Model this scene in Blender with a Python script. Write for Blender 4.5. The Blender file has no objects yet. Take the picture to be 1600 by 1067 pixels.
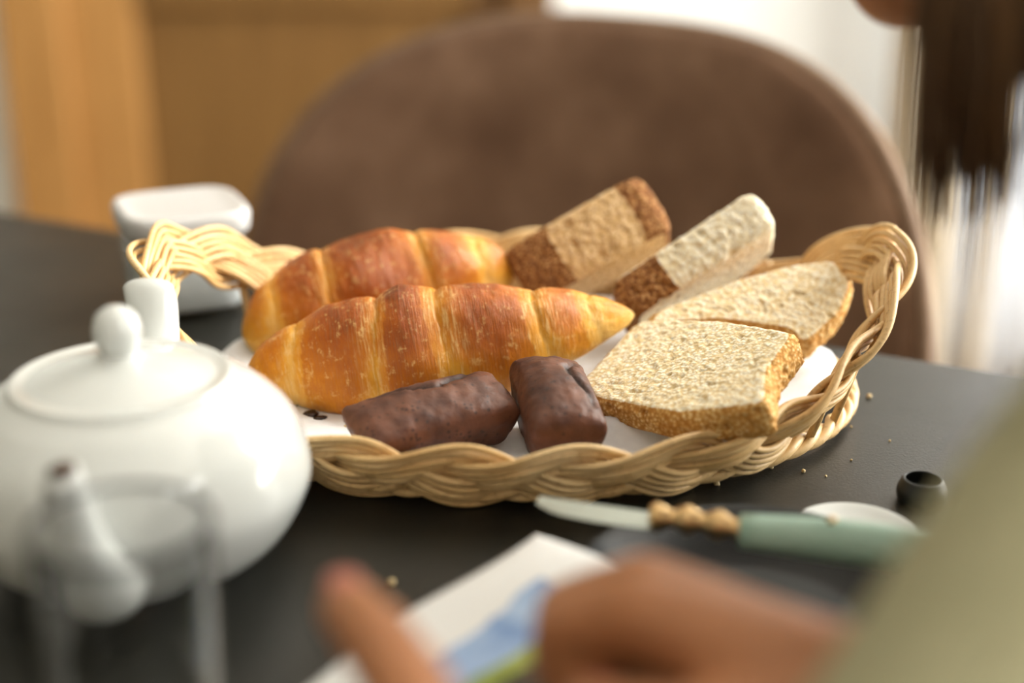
import bpy, bmesh, math, random
from mathutils import Vector, Matrix, noise
random.seed(7)
PI = math.pi
S = bpy.context.scene
COL = S.collection

# ------------------------------------------------------------------ camera, world, lights, exposure
T = 0.75            # table height
H = 0.235           # camera height above the table top
PITCH = math.radians(20)
FPX = 1600 * 50 / 36
cam_d = bpy.data.cameras.new('camera')
cam = bpy.data.objects.new('camera', cam_d); COL.objects.link(cam)
cam.location = (0, 0, T + H)
cam.rotation_euler = (PI / 2 - PITCH, 0, 0)
cam_d.lens = 50; cam_d.sensor_width = 36; cam_d.clip_start = 0.02
cam_d.dof.use_dof = True; cam_d.dof.focus_distance = 0.555; cam_d.dof.aperture_fstop = 2.7
S.camera = cam

W = bpy.data.worlds.new('world'); S.world = W; W.use_nodes = True
bgn = W.node_tree.nodes['Background']
bgn.inputs[0].default_value = (0.93, 0.96, 1.0, 1); bgn.inputs[1].default_value = 1.8

def area(name, loc, target, sx, sy, power, color):
    l = bpy.data.lights.new(name, 'AREA'); l.shape = 'RECTANGLE'; l.size = sx; l.size_y = sy
    l.energy = power; l.color = color
    o = bpy.data.objects.new(name, l); COL.objects.link(o); o.location = loc
    o.rotation_euler = (Vector(target) - Vector(loc)).to_track_quat('-Z', 'Y').to_euler()
    return o
area('daylight_side_window', (1.50, 1.20, 1.50), (0, 1.20, 1.45), 1.6, 1.6, 98, (1.0, 0.94, 0.85))
area('daylight_side_window', (1.50, -0.95, 1.55), (0, -0.95, 1.45), 1.5, 1.5, 27, (1.0, 0.94, 0.85))
area('daylight_back_window', (1.0, 2.50, 1.25), (1.0, 0, 1.2), 0.7, 1.9, 13, (1.0, 0.965, 0.91))

S.view_settings.view_transform = 'Standard'; S.view_settings.look = 'None'
S.view_settings.gamma = 1; S.view_settings.use_curve_mapping = False
S.view_settings.exposure = 0.68
S.cycles.use_denoising = True

# ------------------------------------------------------------------ helpers
def P(px, py, z=None, y=None):
    """photo pixel -> point, on the level z above the table or at the distance y"""
    u = (px - 800) / FPX; v = (533.5 - py) / FPX
    d = Vector((u, math.cos(PITCH) + v * math.sin(PITCH), -math.sin(PITCH) + v * math.cos(PITCH)))
    s = (z - H) / d.z if z is not None else y / d.y
    return Vector((0, 0, T + H)) + d * s

def tag(o, label=None, cat=None, group=None, kind=None):
    if label: o['label'] = label
    if cat: o['category'] = cat
    if group: o['group'] = group
    if kind: o['kind'] = kind
    return o

def obj(name, bm, mats, parent=None, smooth=True):
    me = bpy.data.meshes.new(name)
    if isinstance(bm, bmesh.types.BMesh):
        bm.to_mesh(me); bm.free()
    else:
        me.from_pydata(*bm)
        b2 = bmesh.new(); b2.from_mesh(me); bmesh.ops.recalc_face_normals(b2, faces=b2.faces[:]); b2.to_mesh(me); b2.free()
    if not isinstance(mats, (list, tuple)): mats = [mats]
    for m in mats: me.materials.append(m)
    if smooth:
        me.polygons.foreach_set('use_smooth', [True] * len(me.polygons))
    o = bpy.data.objects.new(name, me); COL.objects.link(o)
    if parent: o.parent = parent
    return o

def empty(name, label, cat, loc=(0, 0, 0), rz=0, group=None):
    o = bpy.data.objects.new(name, None); COL.objects.link(o)
    o.location = loc; o.rotation_euler = (0, 0, rz); o.empty_display_size = 0.03
    return tag(o, label, cat, group)

def add_box(bm, c, s, M=None):
    r = bmesh.ops.create_cube(bm, size=1)
    m = Matrix.Translation(c) @ Matrix.Diagonal((*s, 1))
    bmesh.ops.transform(bm, matrix=(M @ m) if M else m, verts=r['verts'])
    return r['verts']

def box(name, c, s, mat, parent=None, bevel=0, kind=None):
    bm = bmesh.new(); add_box(bm, (0, 0, 0), s)
    if bevel: bmesh.ops.bevel(bm, geom=bm.edges[:], offset=bevel, segments=3, affect='EDGES', profile=0.5)
    o = obj(name, bm, mat, parent, smooth=False); o.location = c
    if kind: o['kind'] = kind
    return o

def tube_data(pts, rad, n=8, closed=False, ups=None):
    """list of points (+ radius or list of radii) -> verts, [], faces with parallel frames"""
    V, F = [], []
    m = len(pts); pts = [Vector(p) for p in pts]
    rr = rad if isinstance(rad, (list, tuple)) else [rad] * m
    up = None
    for i in range(m):
        a = pts[(i - 1) % m] if (closed or i > 0) else pts[i]
        b = pts[(i + 1) % m] if (closed or i < m - 1) else pts[i]
        t = (b - a).normalized()
        if ups: up = ups[i]
        elif up is None: up = Vector((0, 0, 1)) if abs(t.z) < 0.9 else Vector((1, 0, 0))
        up = (up - t * up.dot(t)).normalized(); sd = t.cross(up)
        for k in range(n):
            an = 2 * PI * k / n
            V.append(pts[i] + (up * math.cos(an) + sd * math.sin(an)) * rr[i])
    for i in range(m if closed else m - 1):
        j = (i + 1) % m
        for k in range(n):
            l = (k + 1) % n
            F.append((i * n + k, i * n + l, j * n + l, j * n + k))
    if not closed:
        F.append(tuple(range(n))[::-1]); F.append(tuple((m - 1) * n + k for k in range(n)))
    return V, [], F

def merge(datas):
    V, F = [], []
    for v, _, f in datas:
        o = len(V); V += list(v); F += [tuple(i + o for i in q) for q in f]
    return V, [], F

def lathe(prof, n=64, cap=True):
    V, F = [], []
    for r, z in prof:
        for k in range(n):
            a = 2 * PI * k / n; V.append((r * math.cos(a), r * math.sin(a), z))
    for i in range(len(prof) - 1):
        for k in range(n):
            l = (k + 1) % n
            F.append((i * n + k, i * n + l, (i + 1) * n + l, (i + 1) * n + k))
    if cap:
        if prof[0][0] > 1e-6: F.append(tuple(range(n))[::-1])
        if prof[-1][0] > 1e-6: F.append(tuple((len(prof) - 1) * n + k for k in range(n)))
    return V, [], F

def spline(pts, n):
    """Catmull-Rom through tuples of any length"""
    out = []; m = len(pts)
    for i in range(m - 1):
        p0, p1, p2, p3 = pts[max(i - 1, 0)], pts[i], pts[i + 1], pts[min(i + 2, m - 1)]
        for k in range(n):
            t = k / n
            out.append(tuple(0.5 * (2 * b + (c - a) * t + (2 * a - 5 * b + 4 * c - d) * t * t + (3 * b - a - 3 * c + d) * t ** 3)
                             for a, b, c, d in zip(p0, p1, p2, p3)))
    out.append(tuple(pts[-1]))
    return out

def fbm(p, oct=4):
    return noise.fractal(Vector(p), 1.0, 2.0, oct)

# ------------------------------------------------------------------ materials
class NT:
    def __init__(s, name, rough=0.5, spec=0.5, **kw):
        s.m = bpy.data.materials.new(name); s.m.use_nodes = True
        s.t = s.m.node_tree; s.b = s.t.nodes['Principled BSDF']
        s.b.inputs['Roughness'].default_value = rough
        s.b.inputs['Specular IOR Level'].default_value = spec
        for k, v in kw.items(): s.b.inputs[k.replace('_', ' ')].default_value = v
    def n(s, typ, **kw):
        o = s.t.nodes.new(typ)
        for k, v in kw.items():
            if k in o.inputs: o.inputs[k].default_value = v
            else: setattr(o, k, v)
        return o
    def l(s, a, b): s.t.links.new(a, b)
    def coord(s, kind='Object', scale=(1, 1, 1)):
        c = s.n('ShaderNodeTexCoord'); mp = s.n('ShaderNodeMapping'); mp.inputs['Scale'].default_value = scale
        s.l(c.outputs[kind], mp.inputs[0]); return mp.outputs[0]
    def noise(s, co, scale, detail=4, rough=0.55):
        o = s.n('ShaderNodeTexNoise'); o.inputs['Scale'].default_value = scale
        o.inputs['Detail'].default_value = detail; o.inputs['Roughness'].default_value = rough
        s.l(co, o.inputs['Vector']); return o.outputs['Fac']
    def ramp(s, fac, stops):
        o = s.n('ShaderNodeValToRGB'); e = o.color_ramp.elements
        while len(e) < len(stops): e.new(0.5)
        for q, (p, c) in zip(e, stops): q.position = p; q.color = (*c, 1)
        s.l(fac, o.inputs[0]); return o.outputs[0]
    def mix(s, fac, a, b, mode='MIX'):
        o = s.n('ShaderNodeMix', data_type='RGBA', blend_type=mode)
        for i, v in ((0, fac), (6, a), (7, b)):
            if isinstance(v, (int, float)): o.inputs[i].default_value = v
            elif isinstance(v, tuple): o.inputs[i].default_value = (*v, 1)
            else: s.l(v, o.inputs[i])
        return o.outputs[2]
    def math(s, op, a, b=0.0):
        o = s.n('ShaderNodeMath', operation=op)
        for i, v in ((0, a), (1, b)):
            if isinstance(v, (int, float)): o.inputs[i].default_value = v
            else: s.l(v, o.inputs[i])
        return o.outputs[0]
    def base(s, c):
        if isinstance(c, tuple): s.b.inputs['Base Color'].default_value = (*c, 1)
        else: s.l(c, s.b.inputs['Base Color'])
    def bump(s, h, strength=0.3, dist=0.001):
        o = s.n('ShaderNodeBump'); o.inputs['Strength'].default_value = strength; o.inputs['Distance'].default_value = dist
        s.l(h, o.inputs['Height']); s.l(o.outputs[0], s.b.inputs['Normal'])

def simple(name, c0, c1, scale=20, rough=0.5, spec=0.5, bump=0, bd=0.001, stretch=(1, 1, 1), **kw):
    k = NT(name, rough, spec, **kw); f = k.noise(k.coord('Object', stretch), scale)
    k.base(k.ramp(f, [(0.3, c0), (0.7, c1)]))
    if bump: k.bump(f, bump, bd)
    return k.m

M = {}
M['wall'] = simple('white_plaster', (0.66, 0.68, 0.68), (0.70, 0.72, 0.72), 6, 0.9, 0.2, 0.1)
M['wall_blue'] = simple('pale_plaster', (0.72, 0.77, 0.77), (0.76, 0.80, 0.80), 6, 0.9, 0.2, 0.1)
M['wall_olive'] = simple('olive_plaster', (0.17, 0.17, 0.135), (0.21, 0.21, 0.17), 6, 0.9, 0.2, 0.1)
M['wall_cream'] = simple('cream_plaster', (0.66, 0.60, 0.50), (0.70, 0.64, 0.54), 6, 0.9, 0.2, 0.1)
M['floor'] = simple('oak_floor', (0.32, 0.22, 0.13), (0.42, 0.30, 0.18), 5, 0.45, 0.4, 0.1, stretch=(1, 12, 1))
M['ceiling'] = simple('ceiling_paint', (0.78, 0.76, 0.72), (0.80, 0.78, 0.74), 5, 0.9, 0.1)
M['wood'] = simple('honey_oak', (0.30, 0.148, 0.042), (0.40, 0.21, 0.066), 9, 0.45, 0.4, 0.15, stretch=(6, 6, 0.5))
M['wood_panel'] = simple('brown_oak', (0.125, 0.063, 0.017), (0.17, 0.089, 0.026), 9, 0.5, 0.3, 0.15, stretch=(6, 6, 0.5))
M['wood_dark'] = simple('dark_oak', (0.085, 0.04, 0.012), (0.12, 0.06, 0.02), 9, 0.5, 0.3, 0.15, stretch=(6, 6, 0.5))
M['frame_white'] = simple('white_lacquer', (0.78, 0.79, 0.79), (0.80, 0.81, 0.81), 8, 0.4, 0.4)
M['drape'] = simple('beige_linen', (0.50, 0.43, 0.33), (0.60, 0.53, 0.42), 60, 0.95, 0.1, 0.3, stretch=(1, 1, 0.1))
def sheer_mat():
    k = NT('white_sheer_linen', 0.95, 0.1)
    f = k.noise(k.coord('Object', (1, 1, .1)), 80); c = k.ramp(f, [(0.3, (0.78, 0.79, 0.81)), (0.7, (0.88, 0.89, 0.91))])
    k.base(c); tl = k.n('ShaderNodeBsdfTranslucent'); k.l(c, tl.inputs[0])
    mx = k.n('ShaderNodeMixShader'); mx.inputs[0].default_value = 0.55
    k.l(k.b.outputs[0], mx.inputs[1]); k.l(tl.outputs[0], mx.inputs[2]); k.l(mx.outputs[0], k.t.nodes['Material Output'].inputs[0])
    return k.m
M['sheer'] = sheer_mat()

def table_mat():
    k = NT('dark_stone_laminate', 0.42, 0.45, Specular_Tint=(1.0, 0.93, 0.82, 1.0))
    co = k.coord()
    f = k.noise(co, 900, 3, 0.7); g = k.noise(co, 14, 5)
    c = k.ramp(f, [(0.35, (0.005, 0.006, 0.005)), (0.62, (0.013, 0.013, 0.011)), (0.8, (0.05, 0.047, 0.04))])
    k.base(k.mix(k.math('MULTIPLY', g, 0.5), c, (0.011, 0.012, 0.009)))
    k.bump(f, 0.35, 0.0004)
    k.l(k.ramp(g, [(0.3, (0.36,) * 3), (0.7, (0.46,) * 3)]), k.b.inputs['Roughness'])
    return k.m
M['table'] = table_mat()
M['porcelain'] = simple('white_porcelain', (0.58, 0.60, 0.58), (0.60, 0.62, 0.60), 8, 0.16, 0.5, Coat_Weight=0.4, Coat_Roughness=0.05)
M['tea'] = simple('dried_tea', (0.03, 0.012, 0.004), (0.06, 0.025, 0.008), 80, 0.5)
M['plastic'] = simple('white_plastic', (0.52, 0.515, 0.51), (0.55, 0.545, 0.54), 10, 0.35, 0.45)
M['sugar'] = simple('white_sugar', (0.60, 0.62, 0.65), (0.68, 0.69, 0.71), 900, 0.8, 0.4, 0.5)
M['napkin'] = simple('white_paper_napkin', (0.78, 0.79, 0.82), (0.83, 0.84, 0.86), 300, 0.9, 0.1, 0.25, 0.0005)
M['black'] = simple('black_glaze', (0.004, 0.005, 0.005), (0.008, 0.009, 0.008), 30, 0.38, 0.35)
M['steel'] = simple('brushed_steel', (0.36, 0.39, 0.34), (0.46, 0.49, 0.44), 40, 0.35, 0.5, stretch=(1, 20, 1), Metallic=1.0)
M['brass'] = simple('brass', (0.55, 0.36, 0.16), (0.70, 0.48, 0.24), 60, 0.3, 0.5, Metallic=1.0)
M['green'] = simple('celadon_resin', (0.26, 0.43, 0.34), (0.42, 0.58, 0.48), 40, 0.3, 0.5, stretch=(1, 1, 8))
M['darkclay'] = simple('dark_clay', (0.012, 0.014, 0.012), (0.02, 0.022, 0.02), 30, 0.5)
M['metal_black'] = simple('black_steel', (0.01, 0.01, 0.01), (0.02, 0.02, 0.02), 30, 0.4)
M['crumb_bit'] = simple('crumb_bits', (0.55, 0.38, 0.16), (0.75, 0.60, 0.35), 500, 0.8)
M['flake'] = simple('chocolate_flake', (0.012, 0.004, 0.002), (0.03, 0.01, 0.005), 400, 0.4)

def glass_mat(name, tint=(0.97, 0.98, 0.97), base=0.02, edge=0.5):
    k = NT(name, 0.03)
    tr = k.n('ShaderNodeBsdfTransparent'); tr.inputs[0].default_value = (*tint, 1)
    gl = k.n('ShaderNodeBsdfGlossy'); gl.inputs['Roughness'].default_value = 0.03
    lw = k.n('ShaderNodeLayerWeight'); lw.inputs['Blend'].default_value = 0.35
    f = k.math('ADD', k.math('MULTIPLY', k.math('POWER', lw.outputs['Facing'], 3.0), edge - base), base)
    mx = k.n('ShaderNodeMixShader'); k.l(f, mx.inputs[0]); k.l(tr.outputs[0], mx.inputs[1]); k.l(gl.outputs[0], mx.inputs[2])
    k.l(mx.outputs[0], k.t.nodes['Material Output'].inputs[0])
    return k.m
M['glass'] = glass_mat('clear_glass')
k_ = NT('tumbler_glass', 0.02, 0.5, Transmission_Weight=1.0, IOR=1.45)
k_.base(k_.ramp(k_.noise(k_.coord(), 5), [(0.3, (0.97, 0.98, 0.975)), (0.7, (0.985, 0.99, 0.985))])); M['tumbler'] = k_.m
M['pane'] = glass_mat('window_glass', (0.98, 0.99, 0.99), 0.03, 0.4)

def suede():
    k = NT('taupe_suede', 0.85, 0.25, Sheen_Weight=0.12, Sheen_Roughness=0.4)
    co = k.coord(); a = k.noise(co, 9, 5, 0.6); b = k.noise(co, 600, 2)
    c = k.ramp(a, [(0.30, (0.115, 0.060, 0.034)), (0.5, (0.185, 0.104, 0.063)), (0.70, (0.28, 0.168, 0.108))])
    k.base(c); k.bump(b, 0.2, 0.0005); return k.m
M['suede'] = suede()
M['piping'] = simple('light_taupe_piping', (0.17, 0.105, 0.065), (0.22, 0.14, 0.09), 200, 0.7, 0.3)

def wicker():
    k = NT('willow_cane', 0.42, 0.4, Subsurface_Weight=0.0)
    co = k.coord(); a = k.noise(co, 28, 4); b = k.noise(co, 420, 3, 0.6)
    c = k.ramp(a, [(0.25, (0.52, 0.29, 0.095)), (0.5, (0.68, 0.44, 0.18)), (0.75, (0.78, 0.58, 0.31))])
    oi = k.n('ShaderNodeObjectInfo')
    c = k.mix(k.math('MULTIPLY', oi.outputs['Random'], 0.35), c, (0.72, 0.52, 0.28))
    c = k.mix(k.ramp(b, [(0.55, (0, 0, 0)), (0.72, (0.5, 0.5, 0.5))]), c, (0.33, 0.16, 0.05))
    k.base(c); k.bump(b, 0.25, 0.0006); return k.m
M['wicker'] = wicker()

def croissant_mat():
    k = NT('baked_croissant', 0.42, 0.25, Coat_Weight=0.10, Coat_Roughness=0.2)
    at = k.n('ShaderNodeAttribute', attribute_name='bake')
    uv = k.n('ShaderNodeUVMap'); mp = k.n('ShaderNodeMapping'); mp.inputs['Scale'].default_value = (26, 3.2, 1)
    k.l(uv.outputs[0], mp.inputs[0])
    mp2 = k.n('ShaderNodeMapping'); mp2.inputs['Scale'].default_value = (60, 5, 1); k.l(uv.outputs[0], mp2.inputs[0])
    co = k.coord()
    lines = k.noise(mp2.outputs[0], 3.0, 6, 0.65)
    blot = k.noise(co, 55, 5, 0.6); fine = k.noise(co, 260, 4, 0.65)
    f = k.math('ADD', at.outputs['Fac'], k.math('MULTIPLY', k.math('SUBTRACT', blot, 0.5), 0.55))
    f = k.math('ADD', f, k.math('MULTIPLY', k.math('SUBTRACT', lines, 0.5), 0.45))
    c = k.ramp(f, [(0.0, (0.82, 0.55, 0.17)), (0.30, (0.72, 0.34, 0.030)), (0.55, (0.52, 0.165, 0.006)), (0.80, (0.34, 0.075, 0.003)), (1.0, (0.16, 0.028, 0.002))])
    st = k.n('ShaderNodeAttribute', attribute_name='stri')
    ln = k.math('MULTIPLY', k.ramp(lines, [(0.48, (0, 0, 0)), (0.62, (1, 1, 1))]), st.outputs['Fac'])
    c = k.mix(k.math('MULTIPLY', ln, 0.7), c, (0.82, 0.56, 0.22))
    fl = k.ramp(k.math('ADD', k.math('MULTIPLY', fine, 0.75), k.math('MULTIPLY', lines, 0.25)), [(0.55, (0, 0, 0)), (0.66, (0.6, 0.6, 0.6))])
    c = k.mix(fl, c, (0.80, 0.52, 0.20))
    k.base(c)
    h = k.math('ADD', k.math('MULTIPLY', lines, 1.0), k.math('MULTIPLY', fine, 0.7))
    k.bump(h, 0.55, 0.0011); return k.m
M['croissant'] = croissant_mat()

def crumb_mat(name, a, b, c):
    k = NT(name, 0.85, 0.2, Subsurface_Weight=0.0)
    co = k.coord(); f = k.noise(co, 900, 3, 0.6); g = k.noise(co, 75, 4, 0.6)
    v = k.n('ShaderNodeTexVoronoi'); v.inputs['Scale'].default_value = 620; k.l(co, v.inputs['Vector'])
    h = k.math('ADD', k.math('MULTIPLY', v.outputs['Distance'], 0.8), k.math('MULTIPLY', f, 0.7))
    col = k.ramp(k.math('SUBTRACT', 1.05, h), [(0.15, a), (0.42, b), (0.65, c)])
    k.base(k.mix(k.ramp(g, [(0.48, (0, 0, 0)), (0.72, (0.6, 0.6, 0.6))]), col, a))
    k.bump(k.math('SUBTRACT', 1.0, h), 0.4, 0.0008); return k.m
M['crumb'] = crumb_mat('bread_crumb', (0.74, 0.57, 0.31), (0.89, 0.81, 0.62), (0.95, 0.92, 0.84))
M['crumb_white'] = crumb_mat('white_bread_crumb', (0.82, 0.70, 0.46), (0.91, 0.86, 0.72), (0.95, 0.93, 0.86))
M['crumb_tan'] = crumb_mat('tan_bread_crumb', (0.60, 0.38, 0.17), (0.76, 0.54, 0.30), (0.88, 0.73, 0.52))
M['crust'] = crumb_mat('golden_crust', (0.48, 0.22, 0.05), (0.70, 0.42, 0.14), (0.88, 0.72, 0.44))
M['crust_dark'] = crumb_mat('brown_crust', (0.16, 0.062, 0.02), (0.40, 0.185, 0.06), (0.68, 0.44, 0.22))

def choco():
    k = NT('chocolate_cake', 0.5, 0.4)
    co = k.coord(); a = k.noise(co, 70, 5, 0.6); b = k.noise(co, 420, 4, 0.6)
    v = k.n('ShaderNodeTexVoronoi'); v.inputs['Scale'].default_value = 420; k.l(co, v.inputs['Vector'])
    at = k.n('ShaderNodeAttribute', attribute_name='crack')
    c = k.ramp(a, [(0.32, (0.050, 0.015, 0.008)), (0.68, (0.165, 0.060, 0.030))])
    pit = k.math('MULTIPLY', k.math('LESS_THAN', v.outputs['Distance'], 0.30), k.math('GREATER_THAN', k.noise(co, 160, 2), 0.52))
    c = k.mix(k.math('MULTIPLY', pit, 0.6), c, (0.008, 0.003, 0.002))
    c = k.mix(at.outputs['Fac'], c, (0.010, 0.004, 0.003))
    k.base(c); k.bump(k.math('SUBTRACT', b, k.math('MULTIPLY', pit, 1.5)), 0.4, 0.0008); return k.m
M['choco'] = choco()

M['skin'] = simple('skin', (0.34, 0.142, 0.060), (0.42, 0.180, 0.080), 40, 0.5, 0.35, 0.1, Subsurface_Weight=0.06, Subsurface_Radius=(0.01, 0.004, 0.002), Subsurface_Scale=0.5)
M['olive'] = simple('olive_knit', (0.30, 0.285, 0.175), (0.35, 0.33, 0.21), 120, 0.95, 0.1, 0.3)
M['jean'] = simple('dark_denim', (0.02, 0.03, 0.06), (0.04, 0.05, 0.09), 200, 0.9, 0.1, 0.2)
M['hair'] = simple('brown_hair', (0.045, 0.022, 0.009), (0.12, 0.062, 0.026), 25, 0.5, 0.35, stretch=(1, 1, 0.15))
M['hair_tip'] = simple('light_brown_hair', (0.15, 0.075, 0.03), (0.24, 0.13, 0.06), 25, 0.5, 0.35, stretch=(1, 1, 0.15))
M['eye'] = simple('eye_white', (0.75, 0.74, 0.72), (0.8, 0.8, 0.78), 20, 0.2)
M['iris'] = simple('brown_iris', (0.03, 0.015, 0.008), (0.06, 0.03, 0.015), 200, 0.2)
M['lip'] = simple('lip', (0.40, 0.12, 0.09), (0.45, 0.15, 0.11), 50, 0.4)
M['shoe'] = simple('white_sneaker', (0.6, 0.6, 0.58), (0.7, 0.7, 0.68), 50, 0.7)

def packet_mat():
    k = NT('printed_packet', 0.45, 0.4)
    c = k.n('ShaderNodeTexCoord'); sp = k.n('ShaderNodeSeparateXYZ'); k.l(c.outputs['Object'], sp.inputs[0])
    n = k.noise(c.outputs['Object'], 60, 4); n2 = k.noise(c.outputs['Object'], 35, 3)
    y = k.math('ADD', sp.outputs['Y'], k.math('MULTIPLY', k.math('SUBTRACT', n2, 0.5), 0.010))
    sky = k.ramp(n, [(0.35, (0.18, 0.30, 0.55)), (0.65, (0.42, 0.55, 0.74))])
    grn = k.ramp(n, [(0.35, (0.22, 0.28, 0.03)), (0.65, (0.42, 0.46, 0.10))])
    brn = k.ramp(n, [(0.35, (0.03, 0.02, 0.008)), (0.65, (0.07, 0.045, 0.015))])
    col = k.mix(k.math('GREATER_THAN', y, 0.022), (0.76, 0.76, 0.75), sky)
    col = k.mix(k.math('GREATER_THAN', y, 0.0385), col, grn)
    col = k.mix(k.math('GREATER_THAN', y, 0.0455), col, brn)
    inx = k.math('MULTIPLY', k.math('GREATER_THAN', sp.outputs['X'], 0.022), k.math('LESS_THAN', sp.outputs['X'], 0.094))
    k.base(k.mix(inx, (0.76, 0.76, 0.75), col)); return k.m
M['packet'] = packet_mat()

# ------------------------------------------------------------------ the setting
XL, XR, YB, YF, ZC = -2.1, 1.38, 2.3, -2.2, 2.45
def slab(name, x0, x1, y0, y1, z0, z1, mat, parent=None, kind='structure'):
    o = box(name, ((x0 + x1) / 2, (y0 + y1) / 2, (z0 + z1) / 2), (x1 - x0, y1 - y0, z1 - z0), mat, parent)
    if kind and not parent: o['kind'] = kind
    return o
slab('floor', XL - .1, XR + .1, YF - .1, YB + .1, -0.1, 0, M['floor'])
slab('ceiling', XL - .1, XR + .1, YF - .1, YB + .1, ZC, ZC + .1, M['ceiling'])
slab('wall_left', XL - .1, XL, YF, YB, 0, ZC, M['wall_olive'])
slab('wall_front', XL - .1, XR + .1, YF - .1, YF, 0, ZC, M['wall_cream'])
def wall_with_holes(name, axis, pos, th, a0, a1, holes, zh0, zh1, mat):
    bm = bmesh.new(); cur = a0; segs = []
    for h0, h1 in holes:
        segs += [(cur, h0, 0, ZC), (h0, h1, 0, zh0), (h0, h1, zh1, ZC)]; cur = h1
    segs.append((cur, a1, 0, ZC))
    for (b0, b1, z0, z1) in segs:
        if axis == 'x':
            add_box(bm, (pos + th / 2, (b0 + b1) / 2, (z0 + z1) / 2), (th, b1 - b0, z1 - z0))
        else:
            add_box(bm, ((b0 + b1) / 2, pos + th / 2, (z0 + z1) / 2), (b1 - b0, th, z1 - z0))
    return tag(obj(name, bm, mat, smooth=False), kind='structure')
wall_with_holes('wall_right', 'x', XR, .06, YF, YB, [(-1.7, -0.2), (0.40, 2.00)], 0.7, 2.3, M['wall'])
wall_with_holes('wall_back', 'y', YB, .1, XL - .1, XR + .06, [(0.66, 1.34)], 0.25, 2.2, M['wall'])
slab('wall_side', -1.6, -0.80, YB - .02, YB, 0, ZC, M['wall_blue'])
tag(slab('baseboard_back', 0.08, 0.64, YB - .015, YB, 0, .09, M['frame_white']))

def window(name, axis, pos, a0, a1, z0, z1):
    w = bpy.data.objects.new(name, None); COL.objects.link(w); w['kind'] = 'structure'
    def b(nm, u0, u1, v0, v1, d, mat):
        s = ((pos, (u0 + u1) / 2, (v0 + v1) / 2), (d, u1 - u0, v1 - v0)) if axis == 'x' else (((u0 + u1) / 2, pos, (v0 + v1) / 2), (u1 - u0, d, v1 - v0))
        return box(nm, s[0], s[1], mat, w)
    f = 0.05; mid = (a0 + a1) / 2
    b('frame_stile', a0, a0 + f, z0, z1, .05, M['frame_white']); b('frame_stile', a1 - f, a1, z0, z1, .05, M['frame_white'])
    b('frame_rail', a0 + f, a1 - f, z0, z0 + f, .05, M['frame_white']); b('frame_rail', a0 + f, a1 - f, z1 - f, z1, .05, M['frame_white'])
    b('mullion', mid - .025, mid + .025, z0 + f, z1 - f, .05, M['frame_white'])
    b('pane', a0 + f, mid - .025, z0 + f, z1 - f, .006, M['pane']); b('pane', mid + .025, a1 - f, z0 + f, z1 - f, .006, M['pane'])
window('window_1', 'x', XR + .03, 0.40, 2.00, 0.7, 2.3)
window('window_2', 'x', XR + .03, -1.7, -0.2, 0.7, 2.3)
window('window_3', 'y', YB + .05, 0.66, 1.34, 0.25, 2.2)

# wooden door with casing, stiles, rails and recessed panels
dr = bpy.data.objects.new('door_1', None); COL.objects.link(dr); dr['kind'] = 'structure'
dr.location = (0, YB - .03, 0)
def dbox(nm, x0, x1, z0, z1, y0, y1, mat, bev=0.004):
    return box(nm, ((x0 + x1) / 2, (y0 + y1) / 2, (z0 + z1) / 2), (x1 - x0, y1 - y0, z1 - z0), mat, dr, bev)
dbox('casing', -0.80, -0.70, 0, 2.15, -.035, .03, M['wood'])
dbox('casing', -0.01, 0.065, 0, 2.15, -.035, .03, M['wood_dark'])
dbox('casing', -0.80, 0.065, 2.15, 2.24, -.035, .03, M['wood'])
dbox('stile', -0.70, -0.59, 0.005, 2.15, -.012, .028, M['wood'])
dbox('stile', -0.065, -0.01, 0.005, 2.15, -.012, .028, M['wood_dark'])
for z0, z1 in ((.005, .20), (.715, .87), (2.02, 2.15)):
    dbox('rail', -0.59, -0.065, z0, z1, -.012, .028, M['wood_panel'])
for z0, z1 in ((.20, .715), (.87, 2.02)):
    dbox('panel', -0.59, -0.065, z0, z1, .008, .024, M['wood_panel'], 0.002)
hd = dbox('door_handle', -0.675, -0.635, 1.02, 1.06, -.05, -.012, M['steel'])

def curtain(name, x0, x1, y, z0, z1, folds, amp, mat, label, seed):
    V, F = [], []; n = 140; rows = 14
    for j in range(rows + 1):
        for i in range(n + 1):
            u = i / n; x = x0 + (x1 - x0) * u; t = j / rows
            w = amp * (math.sin(u * folds * 2 * PI + seed) + 0.35 * math.sin(u * folds * 4.6 * PI + 2 * seed)) * (1 - .3 * t)
            V.append((x + .004 * math.sin(9 * t + u * 20), y + w, z0 + (z1 - z0) * t))
    for j in range(rows):
        for i in range(n):
            a = j * (n + 1) + i; F.append((a, a + 1, a + n + 2, a + n + 1))
    o = obj(name, (V, [], F), mat)
    s = o.modifiers.new('thickness', 'SOLIDIFY'); s.thickness = 0.003
    return tag(o, label, 'curtain')
curtain('curtain', 0.575, 0.685, 2.14, 0.03, 2.28, 2, 0.028, M['drape'], 'beige linen curtain beside the back window next to the white wall', 0.6)
curtain('sheer_curtain', 0.685, 1.00, 2.19, 0.03, 2.28, 5, 0.018, M['sheer'], 'white sheer curtain hanging over the back window', 1.9)
curtain('curtain', 0.725, 0.755, 2.15, 0.03, 2.28, 1, 0.012, M['drape'], 'narrow beige curtain fold in front of the white sheer curtain', 2.5)
rod = obj('curtain_rod', tube_data([(0.5, 2.16, 2.31), (1.36, 2.16, 2.31)], .010, 12), M['metal_black'])
tag(rod, 'black curtain rod above the back window', 'rod')

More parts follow.
